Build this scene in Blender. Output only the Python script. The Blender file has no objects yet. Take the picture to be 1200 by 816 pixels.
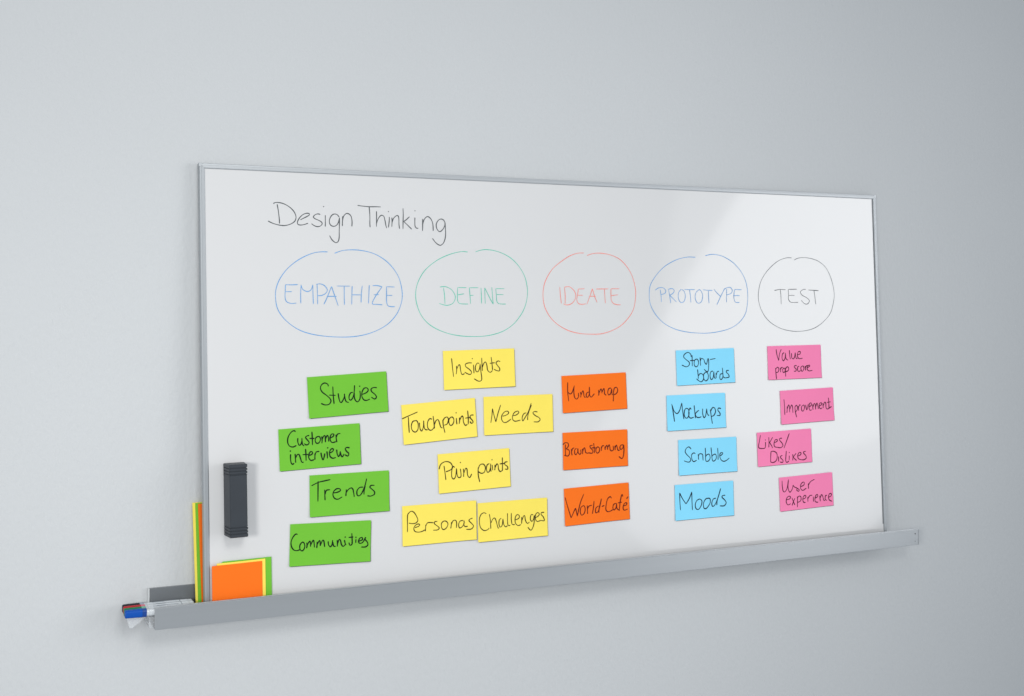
import bpy, bmesh, math, random
from mathutils import Matrix, Vector
random.seed(7)
S = bpy.context.scene
COL = S.collection

# ------------------------------------------------------------------ camera, light, exposure
cam_d = bpy.data.cameras.new('camera')
cam = bpy.data.objects.new('camera', cam_d)
COL.objects.link(cam)
cam_d.sensor_width = 36.0
cam_d.lens = 39.36
cam_d.shift_y = -0.0477
cam_d.clip_start = 0.05
cam_d.clip_end = 100.0
CR = Vector((0.89888834, -0.43811244, -0.00756557))
CU = Vector((0.00431346, -0.00841774, 0.99995527))
CF = Vector((0.43815652, 0.89888077, 0.00567683))
cm = Matrix((CR, CU, -CF)).transposed().to_4x4()
cm.translation = Vector((-0.48684, -2.66833, -0.33640))
cam.matrix_world = cm
S.camera = cam

W = bpy.data.worlds.new('World')
S.world = W
W.use_nodes = True
bg = W.node_tree.nodes['Background']
bg.inputs['Color'].default_value = (0.865, 0.938, 1.015, 1)
bg.inputs['Strength'].default_value = 0.38

def area_lamp(name, loc, target, sx, sy, power, color, roll=0.0, spread=180, round_shape=False):
    d = bpy.data.lights.new(name, 'AREA')
    d.shape = 'RECTANGLE'
    d.size = sx
    d.size_y = sy
    d.energy = power
    d.color = color
    if round_shape:
        d.shape = 'ELLIPSE'
    d.spread = math.radians(spread)
    o = bpy.data.objects.new(name, d)
    COL.objects.link(o)
    o.location = loc
    q = (Vector(target) - Vector(loc)).to_track_quat('-Z', 'Y')
    o.rotation_euler = (q.to_matrix() @ Matrix.Rotation(math.radians(roll), 3, 'Z')).to_euler()
    return o
area_lamp('key_softbox', (-2.6, -3.9, -0.1), (0.0, 0, -0.7), 0.8, 0.8, 14.6, (1.0, 0.985, 0.955), spread=80)
area_lamp('side_softbox', (4.32, -3.0, -0.45), (-0.3, -0.4, -0.8), 1.9, 3.6, 10.6, (0.99, 0.99, 1.0), roll=-38, spread=80)
area_lamp('side_fill_upper', (4.85, -3.2, 0.35), (-0.3, -0.4, -0.7), 2.4, 3.4, 4.8, (1.0, 0.99, 0.98), roll=-38, spread=75, round_shape=True)  # second lamp added to brighten the upper right of the board's reflection
area_lamp('front_fill', (0.35, -4.0, 1.65), (0.45, 0, -1.15), 1.6, 1.3, 6.5, (1.0, 0.99, 0.965), spread=70, round_shape=True)  # added fill lamp for the wall, placed clear of the board's reflection
area_lamp('top_softbox', (0.0, -2.6, 2.2), (0.0, 0, -1.2), 1.5, 1.0, 6.5, (0.98, 0.99, 1.0))

S.view_settings.view_transform = 'Standard'
S.view_settings.look = 'None'
S.view_settings.exposure = 0.25
S.view_settings.gamma = 1.0

# ------------------------------------------------------------------ helpers
def lin(r, g, b, k=1.0):
    def f(c):
        c /= 255.0
        return min(1.0, k*(c/12.92 if c <= 0.04045 else ((c+0.055)/1.055)**2.4))
    return (f(r), f(g), f(b), 1.0)

def material(name, color, rough=0.5, metal=0.0, coat=0.0, coat_rough=0.1, noise=None, bump=None, spec=0.5, trans=0.0, alpha=1.0):
    m = bpy.data.materials.new(name)
    m.use_nodes = True
    nt = m.node_tree
    b = nt.nodes['Principled BSDF']
    b.inputs['Base Color'].default_value = color
    b.inputs['Roughness'].default_value = rough
    b.inputs['Metallic'].default_value = metal
    b.inputs['Coat Weight'].default_value = coat
    b.inputs['Coat Roughness'].default_value = coat_rough
    b.inputs['Specular IOR Level'].default_value = spec
    b.inputs['Transmission Weight'].default_value = trans
    b.inputs['Alpha'].default_value = alpha
    tc = nt.nodes.new('ShaderNodeTexCoord')
    if noise:
        scale, amount, stretch = noise
        mp = nt.nodes.new('ShaderNodeMapping')
        mp.inputs['Scale'].default_value = stretch
        nt.links.new(tc.outputs['Object'], mp.inputs['Vector'])
        n = nt.nodes.new('ShaderNodeTexNoise')
        n.inputs['Scale'].default_value = scale
        n.inputs['Detail'].default_value = 5
        nt.links.new(mp.outputs['Vector'], n.inputs['Vector'])
        r = nt.nodes.new('ShaderNodeMapRange')
        r.inputs['From Min'].default_value = 0.3
        r.inputs['From Max'].default_value = 0.7
        r.inputs['To Min'].default_value = 1-amount
        r.inputs['To Max'].default_value = 1+amount
        nt.links.new(n.outputs['Fac'], r.inputs['Value'])
        x = nt.nodes.new('ShaderNodeMix')
        x.data_type = 'RGBA'
        x.blend_type = 'MULTIPLY'
        x.inputs['Factor'].default_value = 1.0
        x.inputs['A'].default_value = color
        nt.links.new(r.outputs['Result'], x.inputs['B'])
        nt.links.new(x.outputs['Result'], b.inputs['Base Color'])
    if bump:
        scale, dist, stretch = bump
        mp = nt.nodes.new('ShaderNodeMapping')
        mp.inputs['Scale'].default_value = stretch
        nt.links.new(tc.outputs['Object'], mp.inputs['Vector'])
        n = nt.nodes.new('ShaderNodeTexNoise')
        n.inputs['Scale'].default_value = scale
        n.inputs['Detail'].default_value = 4
        nt.links.new(mp.outputs['Vector'], n.inputs['Vector'])
        u = nt.nodes.new('ShaderNodeBump')
        u.inputs['Strength'].default_value = 1.0
        u.inputs['Distance'].default_value = dist
        nt.links.new(n.outputs['Fac'], u.inputs['Height'])
        nt.links.new(u.outputs['Normal'], b.inputs['Normal'])
    return m

def mesh_obj(name, bm, mat, parent=None, smooth=False):
    me = bpy.data.meshes.new(name)
    bmesh.ops.recalc_face_normals(bm, faces=bm.faces)
    bm.to_mesh(me)
    bm.free()
    if smooth:
        for p in me.polygons:
            p.use_smooth = True
    if mat:
        me.materials.append(mat)
    o = bpy.data.objects.new(name, me)
    COL.objects.link(o)
    if parent:
        o.parent = parent
    return o

def empty(name, loc, rot=(0, 0, 0)):
    o = bpy.data.objects.new(name, None)
    o.empty_display_size = 0.05
    COL.objects.link(o)
    o.location = loc
    o.rotation_euler = rot
    return o

def tag(o, label=None, cat=None, group=None, kind=None):
    if label: o['label'] = label
    if cat: o['category'] = cat
    if group: o['group'] = group
    if kind: o['kind'] = kind
    return o

def prism(bm, sec, x0, x1, skew0=None, skew1=None):
    """extrude a (y,z) section along x; skew gives the x shift of each section point (mitres)"""
    n = len(sec)
    a = [bm.verts.new((x0+(skew0[i] if skew0 else 0), p[0], p[1])) for i, p in enumerate(sec)]
    b = [bm.verts.new((x1+(skew1[i] if skew1 else 0), p[0], p[1])) for i, p in enumerate(sec)]
    for i in range(n):
        j = (i+1) % n
        bm.faces.new((a[i], a[j], b[j], b[i]))
    bm.faces.new(a)
    bm.faces.new(b[::-1])

def box(bm, x0, x1, y0, y1, z0, z1, bevel=0.0):
    vs = [bm.verts.new((x, y, z)) for x in (x0, x1) for y in (y0, y1) for z in (z0, z1)]
    fs = []
    for q in ((0,1,3,2), (4,6,7,5), (0,4,5,1), (2,3,7,6), (0,2,6,4), (1,5,7,3)):
        fs.append(bm.faces.new([vs[i] for i in q]))
    if bevel:
        es = list({e for f in fs for e in f.edges})
        bmesh.ops.bevel(bm, geom=es, offset=bevel, segments=2, profile=0.6, affect='EDGES')

def lathe(bm, prof, sides=28, power=2.0):
    """closed solid of rings round the x axis; prof = [(x, radius)]"""
    rings = []
    for x, r in prof:
        ring = []
        for k in range(sides):
            a = 2*math.pi*k/sides
            c, s = math.cos(a), math.sin(a)
            q = (abs(c)**power+abs(s)**power)**(-1/power)
            ring.append(bm.verts.new((x, r*c*q, r*s*q)))
        rings.append(ring)
    for i in range(len(rings)-1):
        for k in range(sides):
            j = (k+1) % sides
            bm.faces.new((rings[i][k], rings[i][j], rings[i+1][j], rings[i+1][k]))
    bm.faces.new(rings[0][::-1])
    bm.faces.new(rings[-1])

def spline(pts, n=7):
    if len(pts) < 3:
        return [pts[0].lerp(pts[1], t/6) for t in range(7)] if len(pts) == 2 else pts
    P = [pts[0]*2-pts[1]]+pts+[pts[-1]*2-pts[-2]]
    out = []
    for i in range(1, len(P)-2):
        p0, p1, p2, p3 = P[i-1:i+3]
        for k in range(n):
            t = k/n
            out.append(0.5*((2*p1)+(p2-p0)*t+(2*p0-5*p1+4*p2-p3)*t*t+(3*p1-p0-3*p2+p3)*t**3))
    out.append(pts[-1])
    return out

def ink_strokes(bm, strokes, width, height):
    """pen lines as flat ribbons in the x-z plane facing -y; height(x,z) = how far the paper stands out"""
    for si, s in enumerate(strokes):
        pts = [Vector((s[i]/1e4, s[i+1]/1e4)) for i in range(0, len(s), 2)]
        lift = 0.00022+0.00002*si
        def vert(p):
            return bm.verts.new((p.x, -(height(p.x, p.y)+lift), p.y))
        if len(pts) == 1:
            c = pts[0]
            bm.faces.new([vert(c+Vector((math.cos(a*math.pi/4), math.sin(a*math.pi/4)))*width*0.62) for a in range(8)])
            continue
        ln = spline(pts)
        m = len(ln)
        ph = random.uniform(0, 6)
        prev = None
        for i, p in enumerate(ln):
            d = (ln[min(i+1, m-1)]-ln[max(i-1, 0)])
            if d.length < 1e-7:
                continue
            d.normalize()
            nrm = Vector((-d.y, d.x))
            w = width*0.5*(1+0.16*math.sin(ph+i*0.31))
            if i == 0 or i == m-1:
                w *= 0.55
            a, b = vert(p+nrm*w), vert(p-nrm*w)
            if prev:
                bm.faces.new((prev[0], prev[1], b, a))
            prev = (a, b)

# ------------------------------------------------------------------ materials
M_wall = material('wall_paint', (0.588, 0.606, 0.618, 1), 0.75, noise=(1.3, 0.012, (1, 1, 1)), bump=(95, 0.0016, (1, 1, 0.6)), spec=0.25)
M_board = material('enamel_white', (0.695, 0.695, 0.697, 1), 0.5, coat=1.0, coat_rough=0.075, noise=(2.0, 0.006, (1, 1, 1)), spec=0.4)
M_board.node_tree.nodes['Principled BSDF'].inputs['Coat IOR'].default_value = 1.68
M_alu = material('anodised_aluminium', (0.47, 0.495, 0.515, 1), 0.48, metal=0.6, noise=(60, 0.03, (0.02, 1, 1)), bump=(500, 0.00004, (0.02, 1, 1)))
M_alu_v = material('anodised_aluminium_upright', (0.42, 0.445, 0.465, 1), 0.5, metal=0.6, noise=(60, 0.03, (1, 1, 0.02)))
M_rail = material('rail_aluminium', (0.46, 0.482, 0.50, 1), 0.36, metal=0.68, noise=(45, 0.025, (0.015, 1, 1)), bump=(500, 0.00004, (0.02, 1, 1)))
M_flange = material('rail_flange_shaded_aluminium', (0.22, 0.235, 0.25, 1), 0.45, metal=0.6)  # darker than the rail: the flange's shade is put into the colour
M_edge_shadow = material('edge_shadow_grey', (0.045, 0.045, 0.048, 1), 0.6)  # dark tone standing for the shadow along the note edges
M_cap = material('rail_end_plastic', (0.55, 0.57, 0.58, 1), 0.5)
M_hole = material('screw_recess', (0.08, 0.085, 0.09, 1), 0.6)
M_frame_shade = material('frame_shade_grey', (0.18, 0.19, 0.20, 1), 0.6)  # grey of the painted shade line at the right frame bar
M_eraser = material('charcoal_plastic', lin(46, 52, 59), 0.55, bump=(900, 0.00006, (1, 1, 1)), noise=(30, 0.06, (1, 1, 1)))
M_felt = material('grey_felt', lin(70, 72, 78), 0.95, bump=(1200, 0.0003, (1, 1, 1)))
PAPER = {
 'green': lin(114, 190, 58, 1.0), 'yellow': lin(252, 230, 100, 0.98), 'orange': lin(251, 117, 30, 1.0),
 'blue': lin(138, 219, 250, 1.04), 'pink': lin(255, 138, 185, 1.0)}
M_note = {k: material(k+'_paper', c, 0.75, noise=(9, 0.022, (1, 1, 1)), bump=(700, 0.00005, (1, 1, 1)), spec=0.15) for k, c in PAPER.items()}
INK = {'green': (8, 34, 14), 'yellow': (48, 40, 16), 'orange': (92, 16, 8), 'blue': (18, 40, 60), 'pink': (76, 12, 42)}
M_noteink = {k: material('marker_ink_on_'+k, lin(*c), 0.6, noise=(300, 0.15, (1, 1, 1)), spec=0.2) for k, c in INK.items()}
M_ink = {'ink_black': material('black_marker_ink', lin(72, 78, 82), 0.5, noise=(300, 0.2, (1, 1, 1))),
         'ink_grey': material('thin_black_marker_ink', lin(118, 122, 126), 0.5, noise=(300, 0.2, (1, 1, 1))),
         'ink_blue': material('blue_marker_ink', lin(90, 156, 214), 0.5, noise=(300, 0.2, (1, 1, 1))),
         'ink_green': material('green_marker_ink', lin(84, 194, 168), 0.5, noise=(300, 0.2, (1, 1, 1))),
         'ink_red': material('red_marker_ink', lin(240, 126, 112), 0.5, noise=(300, 0.2, (1, 1, 1)))}
M_barrel = material('white_marker_barrel', lin(205, 210, 214), 0.35, coat=0.4)
M_print = material('barrel_grey_print', lin(130, 138, 146), 0.5)
M_caps = {'black': material('black_cap', lin(14, 15, 28), 0.5, spec=0.25), 'red': material('red_cap', lin(185, 16, 36), 0.5, spec=0.25),
          'green': material('green_cap', lin(0, 120, 72), 0.5, spec=0.25), 'blue': material('blue_cap', lin(4, 78, 172), 0.5, spec=0.25)}
M_collar = {'black': material('grey_tinted_collar', lin(150, 160, 175), 0.4), 'red': material('pink_tinted_collar', lin(214, 110, 128), 0.4),
            'green': material('pale_green_collar', lin(112, 178, 152), 0.4), 'blue': material('deep_blue_collar', lin(8, 62, 140), 0.4)}
M_clear = material('clear_plastic', (0.93, 0.96, 0.99, 1), 0.18, trans=0.3, alpha=0.30, bump=(60, 0.0003, (1, 1, 1)))

# ------------------------------------------------------------------ wall
bm = bmesh.new()
box(bm, -7, 9, 0.0, 0.2, -5, 5)
tag(mesh_obj('wall', bm, M_wall), kind='structure')

# ------------------------------------------------------------------ whiteboard, leaning back against the wall
TH = math.radians(1.95)
BO = Vector((0, -0.020, 0))
BR = Matrix.Rotation(-TH, 3, 'X')
BW, BHL, BHR = 2.0723, 1.040, 1.074
def on_board(x, z, out=0.0):
    return BR @ Vector((x, -out, z)) + BO
board = empty('whiteboard', BO, (-TH, 0, 0))
tag(board, 'long white magnetic whiteboard with slim silver aluminium frame leaning on the wall in the rail', 'whiteboard')
SURF = 0.0008
FWd = 0.0125
bm = bmesh.new()
vs = [bm.verts.new(p) for p in ((FWd-0.002, SURF, -FWd+0.002), (BW-FWd+0.002, SURF, -FWd+0.002), (BW-FWd+0.002, SURF, -BHR), (FWd-0.002, SURF, -BHL),
                                (FWd-0.002, SURF+0.006, -FWd+0.002), (BW-FWd+0.002, SURF+0.006, -FWd+0.002), (BW-FWd+0.002, SURF+0.006, -BHR), (FWd-0.002, SURF+0.006, -BHL))]
for q in ((0,1,2,3), (4,7,6,5), (0,4,5,1), (1,5,6,2), (2,6,7,3), (3,7,4,0)):
    bm.faces.new([vs[i] for i in q])
surface = mesh_obj('writing_surface', bm, M_board, board)
bm = bmesh.new()
vs = [bm.verts.new(p) for p in ((0.006, 0.0085, -0.006), (BW-0.006, 0.0085, -0.006), (BW-0.006, 0.0085, -BHR), (0.006, 0.0085, -BHL),
                                (0.006, 0.0155, -0.006), (BW-0.006, 0.0155, -0.006), (BW-0.006, 0.0155, -BHR), (0.006, 0.0155, -BHL))]
for q in ((0,1,2,3), (4,7,6,5), (0,4,5,1), (1,5,6,2), (2,6,7,3), (3,7,4,0)):
    bm.faces.new([vs[i] for i in q])
mesh_obj('back_panel', bm, M_cap, board)
# frame section: t = distance in from the outer edge, y = depth
FS = [(0.0, 0.018), (0.0, 0.0008), (0.0010, -0.0004), (0.0045, -0.0008), (0.0050, -0.0014), (FWd-0.0018, -0.0016), (FWd, -0.0004), (FWd, 0.018)]
def frame_piece(a, b, inward, zb=None):
    """a, b = outer corners (x,z); mitred at both ends"""
    a, b, inward = Vector(a), Vector(b), Vector(inward)
    d = (b-a).normalized()
    bm = bmesh.new()
    r0 = [bm.verts.new(((a+inward*t+d*t).x, y, (a+inward*t+d*t).y)) for t, y in FS]
    r1 = [bm.verts.new(((b+inward*t-d*t).x, y, (b+inward*t-d*t).y)) for t, y in FS]
    n = len(FS)
    for i in range(n):
        j = (i+1) % n
        bm.faces.new((r0[i], r0[j], r1[j], r1[i]))
    bm.faces.new(r0)
    bm.faces.new(r1[::-1])
    return bm
g = 0.0002
mesh_obj('frame_bar', frame_piece((g, 0), (BW-g, 0), (0, -1)), M_alu, board)
mesh_obj('frame_bar', frame_piece((0, -g), (0, -BHL), (1, 0)), M_alu_v, board)
mesh_obj('frame_bar', frame_piece((BW, -g), (BW, -BHR), (-1, 0)), M_alu_v, board)
mesh_obj('frame_bar', frame_piece((g, -BHL-g), (BW-g, -BHR-g), (0.0164, 1)), M_alu, board)
# dark strip painting the shade line inside the right frame bar
for x0, x1 in ((FWd, FWd+0.0012), (BW-FWd-0.0034, BW-FWd)):
    bm = bmesh.new()
    box(bm, x0, x1, SURF-0.0005, SURF+0.002, -BHL+0.02, -FWd)
    if x0 > 1:
        mesh_obj('frame_shade', bm, M_frame_shade, board)
    else:
        bm.free()
# corner pieces of the frame
for cx in (0.0, BW):
    bm = bmesh.new()
    s = 1 if cx == 0 else -1
    box(bm, min(cx-s*0.0006, cx+s*0.006), max(cx-s*0.0006, cx+s*0.006), -0.0010, 0.017, -0.008, 0.0006, bevel=0.0005)
    mesh_obj('corner_cap', bm, M_alu, board)

BOARD_INK = {
 'title': ('ink_black',[[1720,-894,1761,-868,1833,-862,1936,-877,2039,-918,2141,-987,2223,-1077,2263,-1179,2254,-1261,2209,-1324,2114,-1378,1990,-1410,1866,-1404,1743,-1377,1652,-1343,1585,-1310],[1812,-905,1831,-1017,1849,-1160,1860,-1282,1859,-1368],[2370,-1264,2451,-1221,2535,-1177,2589,-1143,2591,-1109,2537,-1099,2452,-1126,2367,-1196,2307,-1291,2298,-1349,2323,-1381,2385,-1388,2469,-1373,2558,-1340],[2864,-1120,2811,-1107,2747,-1124,2694,-1177,2725,-1222,2809,-1257,2882,-1296,2909,-1347,2859,-1401,2785,-1417,2711,-1394,2642,-1348],[2990,-1131,2989,-1273,2985,-1412],[2953,-924],[3341,-1169,3282,-1108,3206,-1100,3135,-1154,3090,-1260,3106,-1353,3169,-1397,3245,-1387,3310,-1316,3345,-1205],[3345,-1179,3343,-1326,3335,-1494,3330,-1661,3309,-1755,3252,-1800,3189,-1768,3132,-1707,3090,-1628],[3426,-1146,3421,-1261,3415,-1387],[3421,-1261,3443,-1166,3487,-1102,3542,-1073,3607,-1099,3649,-1161,3665,-1276,3658,-1392]]),
 'title2': ('ink_black',[[3812,-867,3939,-880,4115,-891,4271,-886,4416,-886],[4111,-895,4122,-1009,4126,-1158,4123,-1306,4128,-1401],[4302,-993,4299,-1174,4292,-1383],[4296,-1302,4331,-1205,4389,-1119,4441,-1094,4494,-1126,4521,-1232,4541,-1349,4562,-1412],[4635,-1127,4631,-1229,4607,-1396],[4615,-995],[4702,-1142,4705,-1249,4696,-1377],[4702,-1270,4747,-1162,4828,-1091,4873,-1105,4887,-1180,4887,-1308,4900,-1419],[5002,-901,5005,-1069,4997,-1241,4991,-1426],[5173,-1107,5087,-1185,5011,-1236],[5018,-1236,5118,-1324,5226,-1425],[5317,-1125,5312,-1254,5319,-1351,5358,-1394,5404,-1393],[5321,-956],[5524,-1151,5523,-1314,5515,-1461],[5523,-1292,5553,-1194,5606,-1121,5664,-1093,5733,-1131,5785,-1220,5804,-1329,5806,-1455],[6136,-1233,6095,-1169,6025,-1144,5949,-1183,5893,-1283,5907,-1392,5960,-1460,6014,-1459,6078,-1399,6127,-1310,6136,-1233],[6134,-1222,6143,-1364,6146,-1517,6127,-1649,6078,-1759,5999,-1817,5917,-1788,5849,-1730,5780,-1644]]),
 'ring_blue': ('ink_blue',[[3035,-2027,2860,-2029,2668,-2063,2415,-2168,2193,-2309,1989,-2495,1831,-2725,1751,-2954,1741,-3167,1790,-3411,1955,-3656,2231,-3874,2542,-4002,2953,-4077,3434,-4105,3825,-4078,4190,-3984,4527,-3815,4767,-3579,4890,-3340,4939,-3116,4917,-2860,4837,-2604,4656,-2349,4425,-2160,4160,-2036,3864,-1977,3635,-1968,3407,-1990,3205,-2059]]),
 'empathize': ('ink_blue',[[2285,-2825,2107,-2831,1984,-2826],[1984,-2826,1975,-2985,1970,-3137,2008,-3235,2116,-3276,2241,-3267],[1981,-2994,2136,-2994],[2350,-3277,2350,-3046,2363,-2825],[2363,-2837,2402,-2939,2511,-2991,2607,-2948,2653,-2825],[2653,-2825,2652,-3047,2658,-3294],[2757,-2824,2763,-3047,2765,-3301],[2735,-2821,2831,-2806,2941,-2849,3010,-2948,2970,-3032,2874,-3085,2769,-3091],[2918,-3302,3000,-3141,3117,-2868],[3117,-2868,3193,-3095,3279,-3342],[2994,-3110,3242,-3108],[3246,-2858,3586,-2861],[3437,-2861,3433,-3080,3435,-3318],[3638,-2855,3628,-3081,3620,-3313],[3897,-2848,3871,-3050,3860,-3264],[3628,-3074,3870,-3075],[4079,-2835,4065,-3050,4051,-3287],[4162,-2851,4278,-2845,4411,-2876],[4411,-2876,4325,-2987,4223,-3130,4147,-3266],[4147,-3266,4169,-3310,4269,-3311,4409,-3324],[4191,-3073,4324,-3070],[4740,-2882,4528,-2873],[4528,-2873,4525,-3051,4521,-3242,4553,-3344,4636,-3370,4737,-3371],[4531,-3090,4675,-3090]]),
 'ring_green': ('ink_green',[[6751,-1977,6593,-1969,6347,-2015,6068,-2115,5824,-2246,5581,-2439,5424,-2646,5328,-2868,5296,-3089,5331,-3342,5438,-3596,5620,-3804,5856,-3950,6129,-4057,6405,-4119,6684,-4150,7073,-4157,7395,-4121,7722,-4029,8018,-3853,8244,-3609,8380,-3362,8450,-3065,8431,-2799,8363,-2568,8203,-2320,7988,-2124,7736,-1996,7484,-1927,7251,-1908,7089,-1933,6971,-1971]]),
 'define': ('ink_green',[[6057,-2899,6081,-3091,6090,-3315],[5958,-2880,6120,-2874,6274,-2947,6365,-3076,6373,-3188,6301,-3300,6161,-3348,6041,-3334,5931,-3298],[6695,-2899,6450,-2893],[6450,-2893,6439,-3060,6439,-3221,6493,-3302,6633,-3318,6731,-3319],[6449,-3083,6628,-3054],[7031,-2899,6776,-2899],[6776,-2899,6789,-3093,6802,-3313],[6786,-3100,6892,-3093],[7106,-2899,7112,-3094,7114,-3308],[7217,-3316,7212,-3094,7213,-2899],[7213,-2899,7346,-3160,7443,-3330],[7443,-3330,7427,-3095,7414,-2883],[7775,-2925,7525,-2922],[7525,-2922,7539,-3095,7549,-3242,7595,-3308,7703,-3325,7805,-3326],[7535,-3079,7745,-3079]]),
 'ring_red': ('ink_red',[[10193,-1955,9998,-1965,9764,-2036,9491,-2191,9218,-2395,9022,-2665,8933,-2899,8911,-3166,8964,-3433,9127,-3702,9368,-3906,9670,-4055,10015,-4135,10326,-4158,10641,-4157,10960,-4090,11285,-3951,11554,-3730,11724,-3489,11794,-3211,11803,-2933,11711,-2585,11537,-2308,11300,-2103,11022,-1996,10824,-1964,10666,-1952,10468,-1969,10282,-2022]]),
 'ideate': ('ink_red',[[9422,-2875,9435,-3101,9460,-3323],[9567,-2892,9581,-3101,9574,-3337],[9560,-2882,9722,-2875,9861,-2983,9908,-3119,9854,-3254,9747,-3338,9612,-3361,9517,-3330],[10185,-2926,9991,-2933],[9991,-2933,9967,-3068,9936,-3220,9980,-3322,10095,-3347,10213,-3334],[9959,-3102,10130,-3102],[10244,-3348,10356,-3103,10428,-2926],[10428,-2926,10493,-3138,10567,-3302],[10316,-3130,10532,-3131],[10538,-2933,10935,-2929],[10807,-2933,10814,-3122,10824,-3321],[11284,-2926,11015,-2926],[11015,-2926,11009,-3105,11017,-3243,11083,-3329,11202,-3364,11314,-3368],[11009,-3115,11238,-3092]]),
 'ring_lightblue': ('ink_blue',[[13847,-2027,13610,-2023,13309,-2073,13008,-2182,12729,-2341,12470,-2582,12296,-2828,12251,-3073,12279,-3354,12436,-3635,12699,-3884,13031,-4047,13367,-4134,13752,-4184,14185,-4198,14626,-4156,15029,-4061,15349,-3884,15562,-3630,15642,-3301,15653,-3008,15596,-2714,15448,-2440,15187,-2186,14880,-2018,14616,-1949,14396,-1937,14184,-1979]]),
 'prototype': ('ink_blue',[[12617,-2951,12641,-3109,12651,-3303],[12453,-2968,12564,-2905,12710,-2898,12804,-2976,12768,-3057,12633,-3092],[12898,-2951,12934,-3146,12961,-3330],[12890,-2941,13017,-2923,13087,-2976,13042,-3057,12935,-3110],[12943,-3117,13058,-3217,13153,-3299],[13322,-2941,13234,-3040,13220,-3182,13268,-3289,13352,-3318,13431,-3254,13461,-3130,13427,-3005,13343,-2944],[13429,-2951,13794,-2952],[13609,-2952,13633,-3130,13644,-3319],[13946,-2945,13826,-3041,13795,-3184,13847,-3310,13932,-3339,14021,-3275,14057,-3131,14018,-3006,13946,-2945],[14076,-2955,14228,-2970,14403,-2974],[14263,-2974,14261,-3150,14272,-3344],[14457,-2945,14576,-3061,14684,-3151],[14848,-2905,14707,-3115,14542,-3393],[14904,-2934,14898,-3116,14886,-3319],[14792,-2963,14915,-2898,15035,-2890,15104,-2971,15056,-3062,14907,-3105],[15437,-2956,15181,-2949],[15181,-2949,15163,-3080,15158,-3226,15213,-3317,15347,-3325],[15130,-3127,15363,-3128]]),
 'ring_grey': ('ink_grey',[[17323,-2003,17133,-2006,16871,-2076,16608,-2228,16344,-2453,16149,-2713,16055,-3008,16045,-3266,16140,-3562,16337,-3823,16609,-4011,16931,-4135,17259,-4193,17496,-4204,17833,-4180,18175,-4091,18499,-3906,18755,-3661,18881,-3356,18927,-3089,18876,-2782,18756,-2476,18569,-2229,18307,-2079,18018,-2007,17778,-1990,17561,-2012,17415,-2070]]),
 'test': ('ink_black',[[16639,-2979,16837,-2950,17062,-2957],[16860,-2953,16876,-3158,16876,-3390],[17485,-2942,17157,-2946],[17157,-2946,17160,-3122,17155,-3234,17223,-3321,17365,-3340,17517,-3334],[17169,-3126,17387,-3126],[17825,-2946,17714,-2954,17616,-3029,17684,-3123,17849,-3199,17951,-3294,17865,-3388,17746,-3369,17639,-3274],[17916,-2965,18318,-2985],[18138,-2977,18164,-3163,18193,-3402]]),
}
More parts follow.
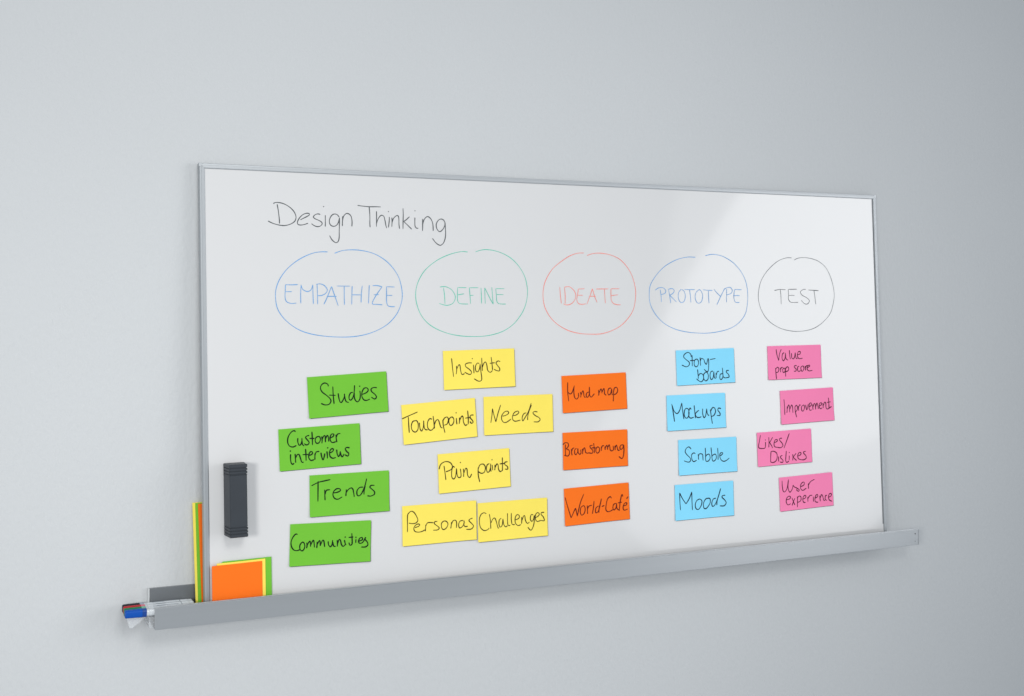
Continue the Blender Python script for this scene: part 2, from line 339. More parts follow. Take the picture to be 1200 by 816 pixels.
NOTE_INK = {
 'Studies': [[-485,236,-499,289,-572,325,-648,290,-684,210,-647,115,-556,35,-465,-54,-442,-129,-495,-196,-591,-203,-690,-159],[-375,227,-376,21,-367,-197],[-482,25,-313,5],[-250,52,-241,-52,-220,-147,-183,-177,-137,-123,-101,-43,-92,29],[-94,-2,-83,-107,-54,-171,5,-193],[121,43,70,37,23,-32,21,-115,60,-139,114,-81,153,41,174,216],[157,40,156,-105,205,-189,249,-186,292,-127,306,-34,303,71],[303,179],[350,-27,457,6,515,64,485,123,408,115,353,25,347,-79,392,-162,468,-179,546,-154],[738,110,661,120,593,90,601,26,684,-54,714,-120,667,-164,582,-109]],
 'Customer interviews': [[-585,412,-636,436,-710,391,-775,285,-786,165,-742,80,-660,53,-577,83],[-539,256,-543,165,-515,86,-473,99,-443,177,-440,248],[-442,188,-431,95,-391,55],[-257,295,-309,289,-352,256,-313,197,-269,133,-296,84,-349,78,-389,112],[-191,381,-187,218,-188,59],[-260,224,-134,214],[-49,258,-102,221,-116,141,-76,90,-18,112,12,181,-7,240,-49,258],[46,250,53,168,44,80],[54,178,99,256,130,244,133,100],[136,182,184,260,208,217,216,107],[260,192,331,228,344,278,291,282,252,213,257,131,304,80,390,93],[397,264,404,170,415,77],[405,201,440,271,511,282],[-728,-113,-733,-224,-722,-316,-686,-355,-650,-332],[-730,-38],[-619,-112,-615,-224,-613,-325],[-615,-214,-564,-137,-523,-141,-495,-224,-467,-318,-420,-333],[-363,-16,-357,-155,-359,-301],[-440,-148,-305,-156],[-285,-182,-211,-158,-199,-108,-240,-94,-284,-151,-288,-243,-238,-304,-164,-290],[-137,-144,-140,-215,-143,-296],[-139,-194,-105,-116,-27,-106],[10,-136,27,-240,56,-318,91,-235,104,-164],[159,-118,166,-201,167,-293],[183,-38],[231,-165,307,-130,320,-80,277,-70,226,-134,234,-247,300,-298,376,-285],[404,-98,411,-191,440,-265,478,-228,494,-146],[493,-167,515,-262,547,-279,582,-216],[727,-83,663,-68,619,-95,648,-160,700,-216,676,-276,602,-238]],
 'Trends': [[-955,247,-787,317,-640,342,-487,365],[-791,348,-795,125,-799,-143],[-631,134,-628,11,-622,-122],[-626,11,-589,110,-498,124],[-420,37,-314,50,-238,86,-259,128,-334,133,-405,77,-427,-3,-389,-88,-304,-119,-197,-71],[-93,106,-98,14,-105,-57],[-98,24,-45,93,30,129,73,95,94,1,108,-93],[333,129,246,124,181,56,180,-47,234,-75,300,-14,377,146,427,334],[388,166,361,44,354,-55],[625,150,541,156,508,113,562,61,623,-6,616,-68,528,-103,440,-90]],
 'Communities': [[-817,246,-864,257,-924,194,-969,86,-960,-24,-906,-107,-834,-132,-752,-117],[-704,61,-754,-6,-752,-97,-710,-145,-663,-122,-636,-43,-658,38,-705,67],[-590,45,-582,-36,-593,-92],[-586,-36,-538,52,-507,60,-494,-62],[-491,-22,-445,77,-418,65,-399,-87],[-340,50,-338,-31,-343,-101],[-338,-20,-288,68,-267,56,-254,-56],[-250,-26,-204,73,-172,51,-148,-86],[-66,45,-54,-37,-10,-90,31,-42,45,69],[46,28,74,-75,127,-88],[156,63,168,-19,164,-96],[168,-19,209,70,241,48,265,-45,309,-99,361,-61],[337,53,361,-30,383,-73],[357,121],[521,206,529,103,533,-51,480,-78,453,-15],[443,108,562,112],[628,57,625,-35],[626,102],[705,1,790,37,778,89,725,72,694,2,727,-48,803,-25,876,94],[876,94,855,44,911,-21,930,-94,871,-142,762,-140]],
 'Insights': [[-769,301,-753,84,-728,-178],[-639,101,-637,-8,-655,-112],[-637,14,-579,120,-544,108,-525,-34,-492,-123,-420,-104],[-208,160,-304,164,-388,135,-379,69,-285,-1,-228,-69,-254,-129,-325,-119,-419,-65],[-167,115,-161,-6,-157,-111],[-193,269],[-5,142,-65,144,-116,47,-100,-52,-48,-72,3,10,24,130],[24,119,37,-58,56,-234,36,-304,-43,-313,-162,-247],[72,282,74,95,78,-59],[76,29,128,136,178,168,211,89,231,-44,302,-102,365,-60],[340,294,359,128,370,-50],[293,130,440,142],[597,163,532,183,474,134,516,66,574,-14,560,-75,487,-65,415,-29]],
 'Touchpoints': [[-1005,150,-820,210,-575,283],[-832,190,-835,-12,-835,-214],[-658,73,-728,52,-770,-61,-743,-170,-666,-210,-597,-143,-584,-16,-613,62,-665,73],[-548,13,-547,-84,-531,-171,-493,-196,-447,-94,-430,54],[-433,12,-426,-117,-400,-174,-339,-191],[-199,64,-267,81,-326,1,-334,-127,-286,-200,-217,-199,-154,-134],[-170,147,-158,-16,-153,-178],[-151,-81,-97,21,-38,33,-9,-52,19,-152,63,-185],[89,25,91,-127,124,-314],[95,2,139,63,210,78,241,10,198,-94,115,-118],[339,76,266,29,248,-56,278,-135,337,-130,384,-59,383,28,339,76],[461,31,460,-56,466,-132],[463,161],[549,34,543,-53,526,-127],[544,-42,610,60,644,35,648,-85,689,-176,750,-161],[781,192,785,0,773,-163],[701,3,857,10],[933,62,861,62,833,6,888,-65,908,-122,858,-143,826,-92]],
 'Needs': [[-807,-183,-771,9,-751,184],[-751,184,-711,6,-660,-168],[-660,-168,-600,45,-515,273],[-467,-27,-368,-5,-293,43,-317,95,-403,85,-486,-4,-493,-114,-433,-188,-347,-183,-222,-109],[-166,-30,-59,-6,5,52,-32,87,-120,57,-176,-29,-173,-129,-99,-173,50,-151],[224,31,153,12,102,-75,112,-176,176,-101,280,51,373,282],[379,237,305,72,265,-60,258,-160],[552,39,468,54,417,22,479,-48,591,-109,623,-166,564,-220,437,-214]],
 'Pain points': [[-839,195,-818,21,-800,-170],[-977,117,-926,234,-808,293,-680,267,-613,175,-652,82,-794,36],[-545,126,-591,152,-630,58,-636,-103,-584,-162,-530,-91,-499,101],[-499,90,-487,-73,-449,-137,-389,-125,-381,-40,-393,80],[-387,238],[-311,73,-304,-47,-312,-132],[-304,-47,-252,68,-212,54,-199,-99,-142,-165,-84,-77],[102,70,99,-126,132,-308],[105,37,157,131,254,140,306,52,270,-65,184,-86,109,-40],[423,141,361,113,333,17,359,-73,415,-56,450,40,459,138],[459,127,454,17,463,-67],[501,101,506,-35],[500,233],[574,95,575,7,566,-41],[576,18,628,112,664,87,677,-24,718,-89,780,-66],[794,270,792,98,784,-77],[714,109,861,110],[936,148,862,136,860,81,931,20,928,-46,855,-35]],
 'Personas': [[-868,-154,-866,31,-861,252,-818,322,-756,353,-682,311,-615,201,-589,114,-640,55,-730,45,-832,66],[-670,-59,-572,-35,-542,4,-595,24,-670,-17,-698,-88,-665,-154,-574,-179,-483,-170,-398,-135],[-378,-9,-384,-93,-392,-173],[-383,-51,-344,20,-286,36,-167,20],[-67,46,-129,45,-144,-7,-68,-67,-16,-124,-70,-167,-185,-163],[107,43,48,-12,47,-108,92,-172,174,-140,222,-48,181,26,107,43],[316,-2,310,-87,298,-161],[311,-66,363,26,434,31,461,-46,450,-159],[634,15,551,0,514,-83,537,-166,608,-144,663,-63,657,13],[649,-51,679,-139,762,-142],[895,54,823,32,799,-9,869,-80,916,-148,856,-219,718,-218]],
 'Challenges': [[-757,216,-841,240,-921,186,-957,58,-931,-117,-836,-208,-740,-203,-679,-160],[-673,198,-645,11,-638,-186],[-636,-44,-578,60,-518,77,-476,-25,-437,-170,-405,-180],[-335,62,-392,23,-404,-86,-371,-161,-314,-115,-287,47],[-287,25,-265,-108,-217,-167,-160,-143],[-155,179,-158,-8,-155,-118],[-155,-118,-118,-147,-81,-135],[-46,177,-49,5,-32,-117],[-32,-117,5,-131,47,-130],[69,-15,168,21,182,86,121,119,65,40,67,-92,140,-164,227,-150],[248,47,254,-42,245,-129],[254,-53,306,65,343,62,361,-50,414,-132,477,-104],[593,75,531,80,504,-18,540,-92,591,-47,623,61],[623,61,610,-138,562,-267,506,-317,425,-233],[642,-7,731,30,765,83,720,125,656,70,654,-41,703,-105,804,-87],[909,116,833,116,820,68,882,-4,905,-100,804,-87]],
 'Mind map': [[-819,318,-830,72,-810,-191],[-830,61,-763,4,-696,42,-617,220],[-629,198,-643,39,-623,-100,-560,-145,-510,-95],[-505,19,-500,-95],[-441,39,-429,-42,-440,-110],[-430,-54,-372,58,-347,22,-333,-82,-295,-123],[-183,24,-251,-7,-267,-86,-229,-118,-172,-34,-158,161],[-160,126,-160,-58,-110,-118,-13,-32],[117,65,129,-28,118,-92],[129,-28,193,79,218,48,228,-39],[232,1,287,90,305,54,308,-50,360,-99],[522,89,449,81,410,-9,428,-87,496,-61,538,76],[537,65,542,-75,557,-99],[595,15,582,-147,571,-274],[588,-20,625,83,694,98,725,19,672,-71,576,-100]],
 'Brainstorming': [[-924,184,-927,25,-922,-111],[-1002,177,-936,225,-846,214,-834,134,-901,65],[-901,65,-823,31,-799,-50,-852,-126,-969,-103],[-745,56,-739,-42,-722,-118],[-739,-19,-706,59,-653,78],[-588,63,-641,21,-643,-70,-605,-106,-556,-41,-544,61],[-544,50,-531,-65,-487,-102,-452,-69,-458,22],[-405,42,-399,-38,-400,-107],[-399,-27,-352,62,-326,38,-310,-55,-263,-85,-197,-79],[-87,116,-166,109,-154,51,-89,-21,-104,-94,-223,-78],[-53,172,-40,45,-38,-97],[-114,49,5,42],[72,73,18,19,16,-61,55,-103,114,-67,124,24,72,73],[179,56,184,-48],[183,10,214,82,273,85],[299,61,303,-31],[304,26,354,93,374,45,383,-29],[387,33,429,100,447,64,464,-40,517,-66,566,-39],[555,70,566,-46],[609,67,615,-56],[613,9,656,81,681,17,702,-54,756,-64],[868,77,800,73,763,13,789,-42,852,-4,882,83],[882,83,886,-75,861,-237,810,-292,725,-229]],
 'World-Cafe': [[-974,266,-909,34,-810,-296],[-810,-296,-735,-163,-665,-45],[-665,-45,-643,-149,-621,-269],[-621,-269,-518,66,-399,306],[-428,-6,-501,-49,-526,-160,-490,-250,-410,-217,-372,-118,-390,-25,-442,-5],[-305,-10,-301,-113,-303,-239],[-303,-113,-258,-38,-157,-17],[-90,91,-115,-85,-155,-253],[46,-54,-36,-104,-58,-205,-14,-232,56,-147,141,132],[116,54,63,-102,47,-242],[143,-82,224,-60],[454,115,415,160,332,103,287,-31,269,-167,320,-236,414,-227,482,-199],[583,-35,514,-63,489,-153,522,-209,587,-151,610,-26],[610,-38,613,-165,670,-228],[806,130,790,189,761,145,719,-24,683,-252],[651,-30,774,-18],[810,-125,906,-107,922,-55,868,-50,816,-114,807,-199,846,-245,943,-219],[970,120,921,55]],
 'Storyboards': [[-488,293,-499,366,-584,424,-702,385,-743,303,-666,227,-559,139,-580,55,-675,23,-817,77],[-456,340,-458,183,-462,26],[-536,191,-390,192],[-315,225,-376,191,-395,83,-354,14,-280,30,-241,125,-272,211,-321,230],[-187,269,-181,147,-177,31],[-177,171,-138,238,-66,211],[-57,210,-26,116,31,70,83,234],[107,233,104,38,81,-119,21,-141,-64,-71],[156,194,350,216],[-285,-67,-277,-212,-268,-334],[-335,-331,-256,-395,-169,-423,-92,-342,-116,-220,-203,-191,-264,-249],[-24,-163,-87,-233,-78,-355,-21,-406,55,-361,75,-253,35,-166,-24,-163],[244,-139,169,-160,134,-268,164,-374,235,-333,273,-152],[272,-164,280,-311,323,-362],[346,-192,344,-351],[348,-265,392,-170,452,-153],[569,-227,493,-248,472,-357,516,-391,580,-313,577,-60],[581,-154,595,-314,668,-359],[799,-144,723,-148,712,-196,778,-261,790,-335,668,-354]],
 'Mockups': [[-834,255,-790,3,-755,-250],[-826,219,-760,49,-662,-23,-573,64,-494,271],[-494,264,-473,35,-437,-194],[-340,113,-400,68,-424,-63,-378,-161,-305,-152,-258,-47,-275,74,-340,113],[-182,70,-224,108,-272,-22,-253,-143,-190,-175,-102,-150],[-76,181,-62,-8,-45,-189],[80,34,5,-11,-49,-57],[-49,-57,-14,-143,73,-171,162,-151],[213,76,209,-69,249,-180,310,-122,352,70],[351,45,370,-77,427,-140],[478,40,501,-156,529,-371],[485,-9,554,85,627,69,654,-29,591,-136,492,-160],[845,47,761,63,736,3,802,-73,799,-146,695,-141]],
 'Scribble': [[-572,221,-643,285,-731,254,-776,161,-721,74,-622,-15,-594,-89,-668,-140,-826,-94],[-430,82,-488,109,-562,53,-550,-67,-494,-135,-391,-101],[-337,76,-324,-93],[-330,4,-284,74,-182,56],[-182,56,-172,-125],[-89,232,-85,38,-78,-131,4,-148,71,-67,39,43,-50,24,-87,-34],[109,233,127,26,152,-140,226,-149,288,-67,260,31,171,12,131,-34],[339,204,349,14,345,-131],[423,-27,508,29,491,67,425,46,407,-38,450,-137,538,-186,644,-161,735,-105]],
 'Moods': [[-824,-217,-839,26,-842,268],[-842,268,-760,115,-634,-56],[-634,-56,-515,98,-433,271],[-433,271,-430,20,-421,-243],[-167,54,-270,9,-322,-107,-290,-217,-203,-231,-113,-122,-95,-4,-167,54],[141,52,38,35,-38,-80,-27,-212,61,-226,182,-96,191,24,126,58],[392,34,303,16,247,-88,268,-186,358,-145,467,53,562,301],[483,100,435,-41,417,-166],[715,96,626,90,606,43,703,-48,740,-124,669,-199,520,-193]],
 'Value prop score': [[-683,396,-657,232,-601,59],[-601,59,-561,255,-492,392],[-385,288,-450,252,-471,126,-426,49,-360,123,-337,287],[-338,262,-328,122,-250,57],[-190,359,-181,194,-162,92],[-113,268,-109,141,-66,95,-6,139,32,285],[32,265,52,124,105,97],[110,212,208,235,221,298,156,307,111,224,123,135,186,95,300,105],[-727,-156,-719,-294,-708,-483],[-722,-194,-656,-133,-601,-185,-636,-272,-726,-289],[-546,-149,-542,-288],[-542,-212,-504,-150,-460,-147],[-419,-158,-462,-215,-446,-291,-392,-280,-373,-205,-419,-158],[-355,-155,-360,-281,-362,-420],[-356,-193,-290,-132,-237,-171,-262,-246,-360,-281],[65,-105,-10,-115,-24,-153,38,-206,26,-269,-48,-271],[161,-133,112,-144,92,-233,138,-285,204,-262],[275,-124,224,-173,236,-263,285,-277,336,-215,323,-138,275,-124],[388,-128,399,-268],[395,-191,437,-129,487,-118],[451,-193,551,-145,536,-107,476,-143,465,-232,529,-280,654,-269]],
 'Improvement': [[-866,243,-853,16,-856,-223],[-757,23,-763,-90,-776,-165],[-761,-65,-707,58,-671,5,-670,-159],[-659,-71,-595,51,-556,-2,-550,-179],[-469,5,-455,-160,-422,-319],[-461,-20,-419,40,-373,-13,-395,-113,-461,-155],[-339,10,-331,-130],[-333,-54,-296,33,-251,30],[-167,25,-222,-35,-208,-137,-153,-141,-106,-55,-122,18,-167,25],[-63,32,-22,-123,43,51],[80,-40,158,6,152,70,95,61,64,-40,91,-138,163,-135],[205,29,215,-138],[213,-61,272,50,312,-3,314,-131],[322,-55,371,57,400,-9,420,-125],[458,-38,542,-4,536,60,468,26,456,-63,503,-122,570,-96],[595,44,612,-111],[606,-47,669,65,710,24,713,-92,766,-146,920,-78],[819,193,826,17,824,-124],[744,53,895,65]],
 'Likes/Dislikes': [[-873,422,-918,251,-957,67,-804,25,-716,51,-696,211],[-700,266],[-571,340,-572,178,-585,42],[-430,331,-514,224,-569,178],[-553,182,-488,97,-445,15],[-375,165,-279,196,-267,245,-340,242,-385,153,-371,52,-256,19],[-85,276,-165,276,-173,221,-92,133,-64,56,-145,4,-256,19],[191,404,86,197,-26,-22],[-512,-88,-529,-249,-541,-385],[-522,-87,-418,-82,-310,-140,-290,-254,-336,-363,-448,-409,-548,-384],[-245,-244,-243,-394],[-93,-230,-163,-245,-159,-301,-83,-369,-102,-430,-196,-410],[56,-103,33,-264,21,-389,56,-442,137,-410],[161,-249,148,-386],[165,-161],[290,-220,293,-308,282,-403],[419,-204,346,-262,296,-309],[302,-304,364,-364,426,-414],[496,-285,585,-254,597,-199,533,-187,481,-259,492,-361,603,-407],[777,-166,705,-174,702,-224,771,-292,783,-369,700,-409,603,-407]],
 'User experience': [[-893,400,-892,238,-867,98,-805,67,-714,172,-654,418],[-656,393,-680,219,-655,79,-603,42,-525,130,-487,240],[-487,240,-458,187,-364,141,-271,83,-289,39,-358,70,-349,115],[-202,165,-87,205,-67,279,-131,285,-206,216,-205,102,-127,50,5,104],[84,241,85,76],[88,190,177,284,327,339],[-763,-174,-635,-156,-610,-93,-679,-77,-752,-138,-767,-249,-707,-325,-611,-301],[-554,-131,-502,-249,-453,-354],[-443,-154,-495,-237,-559,-356],[-345,-112,-352,-263,-367,-425],[-347,-150,-280,-106,-217,-137,-222,-237,-305,-280,-353,-268],[-134,-207,-42,-178,-32,-116,-97,-115,-146,-194,-129,-296,-49,-316],[40,-160,43,-305],[44,-211,123,-130,215,-125],[252,-167,254,-319],[321,-224,414,-187,417,-126,358,-138,314,-223,325,-326,422,-355],[497,-164,512,-331],[510,-241,564,-144,611,-187,638,-304,687,-321],[770,-176,717,-184,699,-284,753,-328],[823,-245,925,-203,928,-139,861,-146,824,-232,852,-324,949,-371]],
}
NOTE_POSE = {
 'Studies': (0.3486,-0.5506,0.0388),
 'Customer interviews': (0.2766,-0.6732,0.0216),
 'Trends': (0.3488,-0.7901,-0.0089),
 'Communities': (0.2987,-0.9048,-0.0412),
 'Insights': (0.7006,-0.4992,0.0092),
 'Touchpoints': (0.5873,-0.6272,0.0472),
 'Needs': (0.8103,-0.6216,-0.0045),
 'Pain points': (0.6808,-0.7585,0.0169),
 'Personas': (0.5821,-0.8830,-0.0094),
 'Challenges': (0.7869,-0.8928,-0.0076),
 'Mind map': (1.0410,-0.5737,0.0159),
 'Brainstorming': (1.0390,-0.7272,-0.0076),
 'World-Cafe': (1.0397,-0.8738,0.0081),
 'Storyboards': (1.4082,-0.5150,0.0123),
 'Mockups': (1.3722,-0.6414,-0.0013),
 'Scribble': (1.4072,-0.7685,-0.0089),
 'Moods': (1.3911,-0.8931,-0.0113),
 'Value prop score': (1.7304,-0.5114,0.0006),
 'Improvement': (1.7724,-0.6430,0.0142),
 'Likes/Dislikes': (1.6827,-0.7619,0.0067),
 'User experience': (1.7589,-0.8976,0.0103),
}


flat = lambda x, z: -SURF
TITLES = {'title': ('black handwritten word Design', 'handwriting'), 'title2': ('black handwritten word Thinking', 'handwriting'),
 'ring_blue': ('hand drawn blue ring around EMPATHIZE', 'drawn_ring'), 'empathize': ('blue capitals EMPATHIZE', 'handwriting'),
 'ring_green': ('hand drawn green ring around DEFINE', 'drawn_ring'), 'define': ('green capitals DEFINE', 'handwriting'),
 'ring_red': ('hand drawn red ring around IDEATE', 'drawn_ring'), 'ideate': ('red capitals IDEATE', 'handwriting'),
 'ring_lightblue': ('hand drawn light blue ring around PROTOTYPE', 'drawn_ring'), 'prototype': ('blue capitals PROTOTYPE', 'handwriting'),
 'ring_grey': ('hand drawn thin black ring around TEST', 'drawn_ring'), 'test': ('black capitals TEST', 'handwriting')}
for k, (ink, st) in BOARD_INK.items():
    bm = bmesh.new()
    ink_strokes(bm, st, 0.0022 if k in ('title', 'title2') else 0.0018, flat)
    lab, nm = TITLES[k]
    o = mesh_obj(nm, bm, M_ink[ink], board)
    o['label'] = lab

# ------------------------------------------------------------------ static notes on the board
NOTES = {
 'Studies': ('green', 'green note with handwriting Studies, top of the green column'),
 'Customer interviews': ('green', 'green note reading Customer interviews, set furthest left on the board'),
 'Trends': ('green', 'green note reading Trends, just under the Customer interviews note'),
 'Communities': ('green', 'green note reading Communities, lowest of the green column'),
 'Insights': ('yellow', 'yellow note reading Insights, topmost of the yellow ones under DEFINE'),
 'Touchpoints': ('yellow', 'tilted yellow note reading Touchpoints, left of the Needs note'),
 'Needs': ('yellow', 'yellow note reading Needs, right of the Touchpoints note'),
 'Pain points': ('yellow', 'yellow note reading Pain points, alone in the row between Touchpoints and Personas'),
 'Personas': ('yellow', 'yellow note reading Personas, lower left, edge to edge with Challenges'),
 'Challenges': ('yellow', 'yellow note reading Challenges, lower right, edge to edge with Personas'),
 'Mind map': ('orange', 'orange note reading Mind map, top of the three orange notes'),
 'Brainstorming': ('orange', 'orange note reading Brainstorming, middle of the three orange notes'),
 'World-Cafe': ('orange', 'orange note reading World-Café, bottom of the three orange notes'),
 'Storyboards': ('blue', 'light blue note reading Story-boards on two lines, top of the blue column'),
 'Mockups': ('blue', 'light blue note reading Mockups, shifted left below the Story-boards note'),
 'Scribble': ('blue', 'light blue note reading Scribble, between the Mockups and Moods notes'),
 'Moods': ('blue', 'light blue note reading Moods, lowest of the blue column'),
 'Value prop score': ('pink', 'pink note reading Value prop score, top of the pink column'),
 'Improvement': ('pink', 'pink note reading Improvement, second in the pink column and shifted right'),
 'Likes/Dislikes': ('pink', 'pink note reading Likes/ Dislikes, set furthest left of the pink column'),
 'User experience': ('pink', 'pink note reading User experience, lowest of the pink column')}
HX, HZ, TK = 0.1, 0.0495, 0.0005
for k, (x, z, a) in NOTE_POSE.items():
    colr, lab = NOTES[k]
    r1, r2, r3, r4 = random.uniform(0.4, 1.3), random.uniform(0.2, 1.0), random.uniform(0.0, 0.5), random.uniform(0, 6)
    def lift(u, v, r1=r1, r2=r2, r3=r3, r4=r4):
        fx, fz = u/HX, v/HZ
        return TK+0.0009+0.0022*r1*max(0.0, fx-0.35)**2/0.42+0.0020*r2*max(0.0, -fz-0.2)**2/0.64 \
            + 0.0004*r3*max(0.0, -fx-0.5)**2*4+0.00012*(1+math.sin(r4+fx*2.3+fz))
    root = empty('sticky_note', on_board(x, z, -SURF), (0, 0, 0))
    root.rotation_euler = (BR @ Matrix.Rotation(-a, 3, 'Y')).to_euler()
    tag(root, lab, 'sticky note', 'sticky notes on the whiteboard')
    bm = bmesh.new()
    NX, NZ = 20, 10
    F = [[bm.verts.new((-HX+2*HX*i/NX, -lift(-HX+2*HX*i/NX, -HZ+2*HZ*j/NZ), -HZ+2*HZ*j/NZ)) for i in range(NX+1)] for j in range(NZ+1)]
    B = [[bm.verts.new((v.co.x, v.co.y+TK, v.co.z)) for v in row] for row in F]
    for j in range(NZ):
        for i in range(NX):
            bm.faces.new((F[j][i], F[j][i+1], F[j+1][i+1], F[j+1][i]))
            bm.faces.new((B[j][i], B[j+1][i], B[j+1][i+1], B[j][i+1]))
    for i in range(NX):
        bm.faces.new((F[0][i], B[0][i], B[0][i+1], F[0][i+1]))
        bm.faces.new((F[NZ][i], F[NZ][i+1], B[NZ][i+1], B[NZ][i]))
    for j in range(NZ):
        bm.faces.new((F[j][0], F[j+1][0], B[j+1][0], B[j][0]))
        bm.faces.new((F[j][NX], B[j][NX], B[j+1][NX], F[j+1][NX]))
    mesh_obj('paper', bm, M_note[colr], root)
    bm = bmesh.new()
    ox, oz = 0.0012, 0.0012  # dark sheet shifted right and down to draw the note's shadow
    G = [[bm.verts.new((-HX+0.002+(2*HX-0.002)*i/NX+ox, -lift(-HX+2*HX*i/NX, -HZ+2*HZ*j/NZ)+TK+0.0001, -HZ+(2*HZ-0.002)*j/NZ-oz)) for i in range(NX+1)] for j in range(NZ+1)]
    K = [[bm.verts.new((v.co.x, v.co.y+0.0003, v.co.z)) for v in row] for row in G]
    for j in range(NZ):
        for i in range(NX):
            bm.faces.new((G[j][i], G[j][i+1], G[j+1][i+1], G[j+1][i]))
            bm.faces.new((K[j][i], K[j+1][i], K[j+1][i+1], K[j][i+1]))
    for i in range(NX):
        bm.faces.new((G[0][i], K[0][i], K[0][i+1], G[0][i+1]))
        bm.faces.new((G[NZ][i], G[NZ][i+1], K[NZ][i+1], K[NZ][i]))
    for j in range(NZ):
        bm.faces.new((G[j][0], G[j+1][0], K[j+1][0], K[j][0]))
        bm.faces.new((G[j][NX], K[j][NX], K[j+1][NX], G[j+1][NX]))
    mesh_obj('edge_shadow', bm, M_edge_shadow, root)
    bm = bmesh.new()
    wd = 0.0029 if k in ('Studies', 'Customer interviews', 'Trends', 'Communities', 'Moods', 'Mockups') else 0.0026
    if colr == 'yellow' and k in ('Needs', 'Personas', 'Challenges', 'Insights'):
        wd = 0.0023
    ink_strokes(bm, NOTE_INK[k], wd, lift)
    mesh_obj('handwriting', bm, M_noteink[colr], root)

# ------------------------------------------------------------------ magnetic eraser
er = empty('board_eraser', on_board(0.0696, -0.7795, -SURF), (-TH, 0, 0))
tag(er, 'charcoal block eraser with ribbed ends stuck upright near the left frame', 'eraser')
EZ, ED = 0.0830, 0.052
def er_ring(bm, z, grow, d0=0.004, d1=ED):
    # trapezoid section: wide at the board, narrower in front, softened corners
    wb, wf = 0.0240+grow, 0.0204+grow
    c = 0.0018
    D = d1+grow
    pts = [(-wb, -d0), (-wf-0.0003, -(D-c)), (-wf+c, -D), (wf-c, -D), (wf+0.0003, -(D-c)), (wb, -d0)]
    return [bm.verts.new((p[0], p[1], z)) for p in pts]
lev = [(-EZ, -0.0015), (-EZ+0.0012, 0)]
for z in (-0.0745, -0.0675, -0.0605):
    lev += [(z-0.0014, 0), (z-0.0009, -0.0018), (z+0.0009, -0.0018), (z+0.0014, 0)]
lev += [(-0.0585, 0), (-0.0575, -0.0008)]
lev += [(-z, g_) for z, g_ in reversed(lev)]
bm = bmesh.new()
rings = [er_ring(bm, z, g_) for z, g_ in lev]
for i in range(len(rings)-1):
    for k in range(6):
        j = (k+1) % 6
        bm.faces.new((rings[i][k], rings[i][j], rings[i+1][j], rings[i+1][k]))
bm.faces.new(rings[0])
bm.faces.new(rings[-1][::-1])
mesh_obj('body', bm, M_eraser, er)
bm = bmesh.new()
box(bm, -0.0232, 0.0232, -0.0040, 0.0, -EZ+0.001, EZ-0.001, bevel=0.0005)
mesh_obj('felt_pad', bm, M_felt, er)

# ------------------------------------------------------------------ rail fixed on the wall
RX0, RX1 = -0.115, 2.172
RD = 0.085
RL = RX1-RX0
ROT = math.radians(1.0)
rail = empty('wall_rail', (RX0, 0, -1.050), (0, ROT, 0))
tag(rail, 'long silver aluminium wall rail and pen tray carrying the whiteboard', 'wall rail')
def rail_part(name, y0, y1, z0, z1, bev=0.0006, mat=None, x0=0.0, x1=RL):
    bm = bmesh.new()
    box(bm, x0, x1, y0, y1, z0, z1, bevel=bev)
    return mesh_obj(name, bm, mat or M_rail, rail)
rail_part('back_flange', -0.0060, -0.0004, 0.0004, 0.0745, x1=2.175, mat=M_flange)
rail_part('tray_floor', -RD+0.0026, -0.0062, 0.0, 0.0024, x1=2.175)
fl = rail_part('front_lip', -RD, -RD+0.0024, -0.0004, 0.0480, bev=0.0007)
rail_part('lip_bead', -RD-0.0006, -RD+0.0040, 0.0482, 0.0506, bev=0.0009)
rail_part('end_cap', -0.0075, -0.0006, 0.0002, 0.0750, mat=M_cap, x0=-0.0045, x1=-0.0002)
rail_part('lip_end_trim', -RD-0.0006, -RD+0.0040, 0.0002, 0.0478, mat=M_rail, x0=RL+0.0002, x1=RL+0.0030)
for dx, dz, r in ((0.013, 0.035, 0.0022), (0.013, 0.012, 0.0012)):
    bm = bmesh.new()
    lathe(bm, [(0, r), (0.0008, r*0.9)], 14)
    o = mesh_obj('rivet', bm, M_hole, rail)
    o.rotation_euler = (0, 0, -math.pi/2)
    o.location = (RL-dx, -RD-0.00002, dz)

def rail_pt(x, y, z):
    return Matrix.Rotation(ROT, 3, 'Y') @ Vector((x-RX0, y, z)) + Vector((RX0, 0, -1.050))

# ------------------------------------------------------------------ loose note pads standing in the tray
def pad(label, colr, corners, y_out0, y_out1, sheets=4):
    """corners on the board plane (x0, x1, ztop, zbottom), leaning on the board; a pad of thin sheets"""
    x0, x1, zt, zb = corners
    root = empty('note_pad', on_board((x0+x1)/2, zb, 0), (-TH, 0, 0))
    tag(root, label, 'note pad', 'loose note pads standing in the rail')
    for i in range(sheets):
        a = y_out0+(y_out1-y_out0)*i/sheets
        b = y_out0+(y_out1-y_out0)*(i+1)/sheets-0.00012
        bm = bmesh.new()
        dx = random.uniform(-0.0007, 0.0007)
        hw = (x1-x0)/2
        N = 8
        fr = []
        for y in (a, b):
            fr.append([bm.verts.new((-hw+2*hw*q/N+dx, -y-0.0008*math.sin(q/N*math.pi), z)) for z in (0.0, zt-zb+dx) for q in range(N+1)])
        A, Bb = fr
        for q in range(N):
            bm.faces.new((A[q], A[q+N+1], A[q+N+2], A[q+1]))
            bm.faces.new((Bb[q], Bb[q+1], Bb[q+N+2], Bb[q+N+1]))
            bm.faces.new((A[q], A[q+1], Bb[q+1], Bb[q]))
            bm.faces.new((A[q+N+1], Bb[q+N+1], Bb[q+N+2], A[q+N+2]))
        bm.faces.new((A[0], Bb[0], Bb[N+1], A[N+1]))
        bm.faces.new((A[N], A[2*N+1], Bb[2*N+1], Bb[N]))
        mesh_obj('sheet', bm, M_note[colr], root)
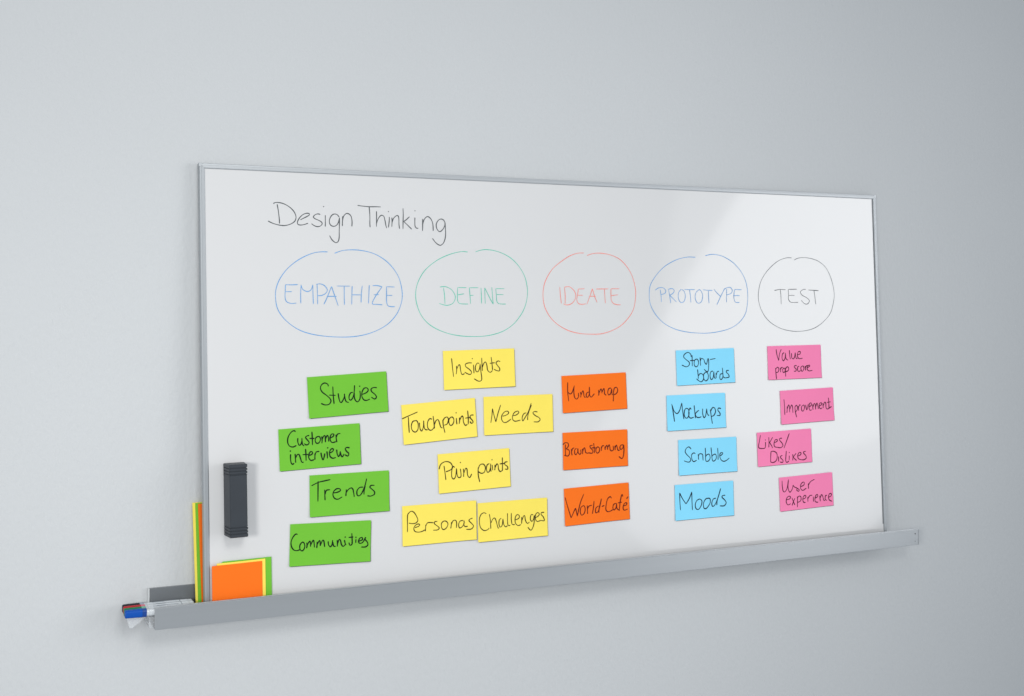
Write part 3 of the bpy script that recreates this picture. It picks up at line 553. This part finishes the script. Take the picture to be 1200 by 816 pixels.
pad('green pad of blank notes leaning on the board behind the yellow pad', 'green', (0.0400, 0.1535, -0.9225, -1.041), 0.0022, 0.0046)
pad('yellow pad of blank notes between the green and orange pads in front of the board', 'yellow', (0.0275, 0.1385, -0.9250, -1.041), 0.0050, 0.0074)
pad('orange pad of blank notes, frontmost of those in front of the board', 'orange', (0.0160, 0.1300, -0.9290, -1.041), 0.0078, 0.0104)

def side_pad(label, colr, xt, xb, y0, y1, ztop):
    root = empty('note_pad', (xb, (y0+y1)/2, -1.046), (0, 0, 0))
    tag(root, label, 'note pad', 'loose note pads standing in the rail')
    n = 4
    for i in range(n):
        a = y0+(y1-y0)*i/n
        b = y0+(y1-y0)*(i+1)/n-0.00015
        H = ztop+1.046
        bm = bmesh.new()
        jt = random.uniform(-0.0003, 0.0003)
        lean = 0.014
        vs = []
        for y in (a, b):
            ym = y-(y0+y1)/2
            vs.append([bm.verts.new(p) for p in ((jt, ym-lean, 0), (0.1, ym-lean, 0), (0.1+xt-xb, ym+lean*0.2, H+jt), (xt-xb+jt, ym+lean*0.2, H))])
        A, Bb = vs
        bm.faces.new(A)
        bm.faces.new(Bb[::-1])
        for q in range(4):
            w = (q+1) % 4
            bm.faces.new((A[q], A[w], Bb[w], Bb[q]))
        mesh_obj('sheet', bm, M_note[colr], root)
side_pad('yellow pad standing on end behind the left edge of the board, furthest out', 'yellow', -0.0180, -0.0140, -0.0118, -0.0092, -0.7880)
side_pad('green pad standing on end behind the left edge of the board, between yellow and orange', 'green', -0.0115, -0.0085, -0.0150, -0.0124, -0.7890)
side_pad('orange pad standing on end right against the left edge of the board', 'orange', -0.0062, -0.0012, -0.0184, -0.0158, -0.7905)

# ------------------------------------------------------------------ clear case and four markers lying on it
case = empty('clear_marker_case', rail_pt(-0.126, -0.0465, 0.0030), (0, ROT, 0))
tag(case, 'clear plastic marker case in the left end of the rail under the markers', 'marker case')
CL, CH, CD = 0.104, 0.0250, 0.036
bm = bmesh.new(); box(bm, 0, CL, -0.0318, 0.0355, 0.0, 0.0012); mesh_obj('case_floor', bm, M_clear, case)
bm = bmesh.new(); box(bm, 0.0002, CL-0.0002, -0.0318, -0.0308, 0.0014, CH); mesh_obj('case_wall', bm, M_clear, case)
bm = bmesh.new(); box(bm, 0.0002, CL-0.0002, 0.0345, 0.0355, 0.0014, CH); mesh_obj('case_wall', bm, M_clear, case)
bm = bmesh.new(); box(bm, 0, 0.0010, -0.0305, 0.0343, 0.0014, CH-0.0002); mesh_obj('case_wall', bm, M_clear, case)
bm = bmesh.new(); box(bm, -0.002, CL, -0.0318, 0.0355, CH+0.0002, CH+0.0012); mesh_obj('case_shelf', bm, M_clear, case)
# triangular flap hanging from the shelf under the caps
bm = bmesh.new()
tri = [(-0.0025, CH), (-0.0470, CH+0.002), (-0.0400, CH-0.021), (-0.0340, CH-0.023)]
a = [bm.verts.new((p[0], -0.0200, p[1])) for p in tri]
b = [bm.verts.new((p[0], -0.0188, p[1])) for p in tri]
bm.faces.new(a); bm.faces.new(b[::-1])
for q in range(4):
    w = (q+1) % 4
    bm.faces.new((a[q], a[w], b[w], b[q]))
mesh_obj('flap', bm, M_clear, case)

def marker(colr, y, dx, label):
    root = empty('whiteboard_marker', rail_pt(-0.1765+dx, y, 0.0386), (0, ROT+0.008, 0.0))
    tag(root, label, 'marker', 'whiteboard markers in the rail')
    R = 0.0094
    bm = bmesh.new()
    lathe(bm, [(0.0, R*0.80), (0.0010, R*0.90), (0.003, R*0.93), (0.0362, R*0.99), (0.0363, R*0.9)], 28, 3.2)
    mesh_obj('cap', bm, M_caps[colr], root)
    bm = bmesh.new()
    lathe(bm, [(0.0364, R*0.985), (0.044, R*1.0), (0.0452, R*0.97)], 28, 3.2)
    mesh_obj('cap_collar', bm, M_collar[colr], root)
    bm = bmesh.new()
    lathe(bm, [(0.0454, R*0.86), (0.050, R*0.88), (0.0505, R*0.82), (0.052, R*0.82), (0.0525, R*0.90), (0.141, R*0.90), (0.1415, R*0.84)], 28, 2.4)
    mesh_obj('barrel', bm, M_barrel, root)
    for x0, x1 in ((0.1235, 0.1250),):
        bm = bmesh.new()
        lathe(bm, [(x0, R*0.908), (x1, R*0.908)], 28, 2.4)
        mesh_obj('printed_band', bm, M_print, root)
    for x0, x1, oy in ((0.060+dx*3, 0.088+dx*2, -0.0021), (0.070, 0.116+dx*4, 0.0018)):
        bm = bmesh.new()
        box(bm, x0, x1, oy-0.0007, oy+0.0007, R*0.88, R*0.935)
        mesh_obj('printed_line', bm, M_print, root)
    bm = bmesh.new()
    lathe(bm, [(0.1417, R*0.86), (0.150, R*0.84), (0.152, R*0.7)], 28, 2.4)
    mesh_obj('end_plug', bm, M_barrel, root)
marker('black', -0.0206, 0.0010, 'black capped marker, furthest back of the four in the rail')
marker('red', -0.0379, 0.0012, 'red capped marker between the black and the green one')
marker('green', -0.0552, 0.0004, 'green capped marker between the red and the blue one')
marker('blue', -0.0725, 0.0000, 'blue capped marker, nearest the front lip of the rail')
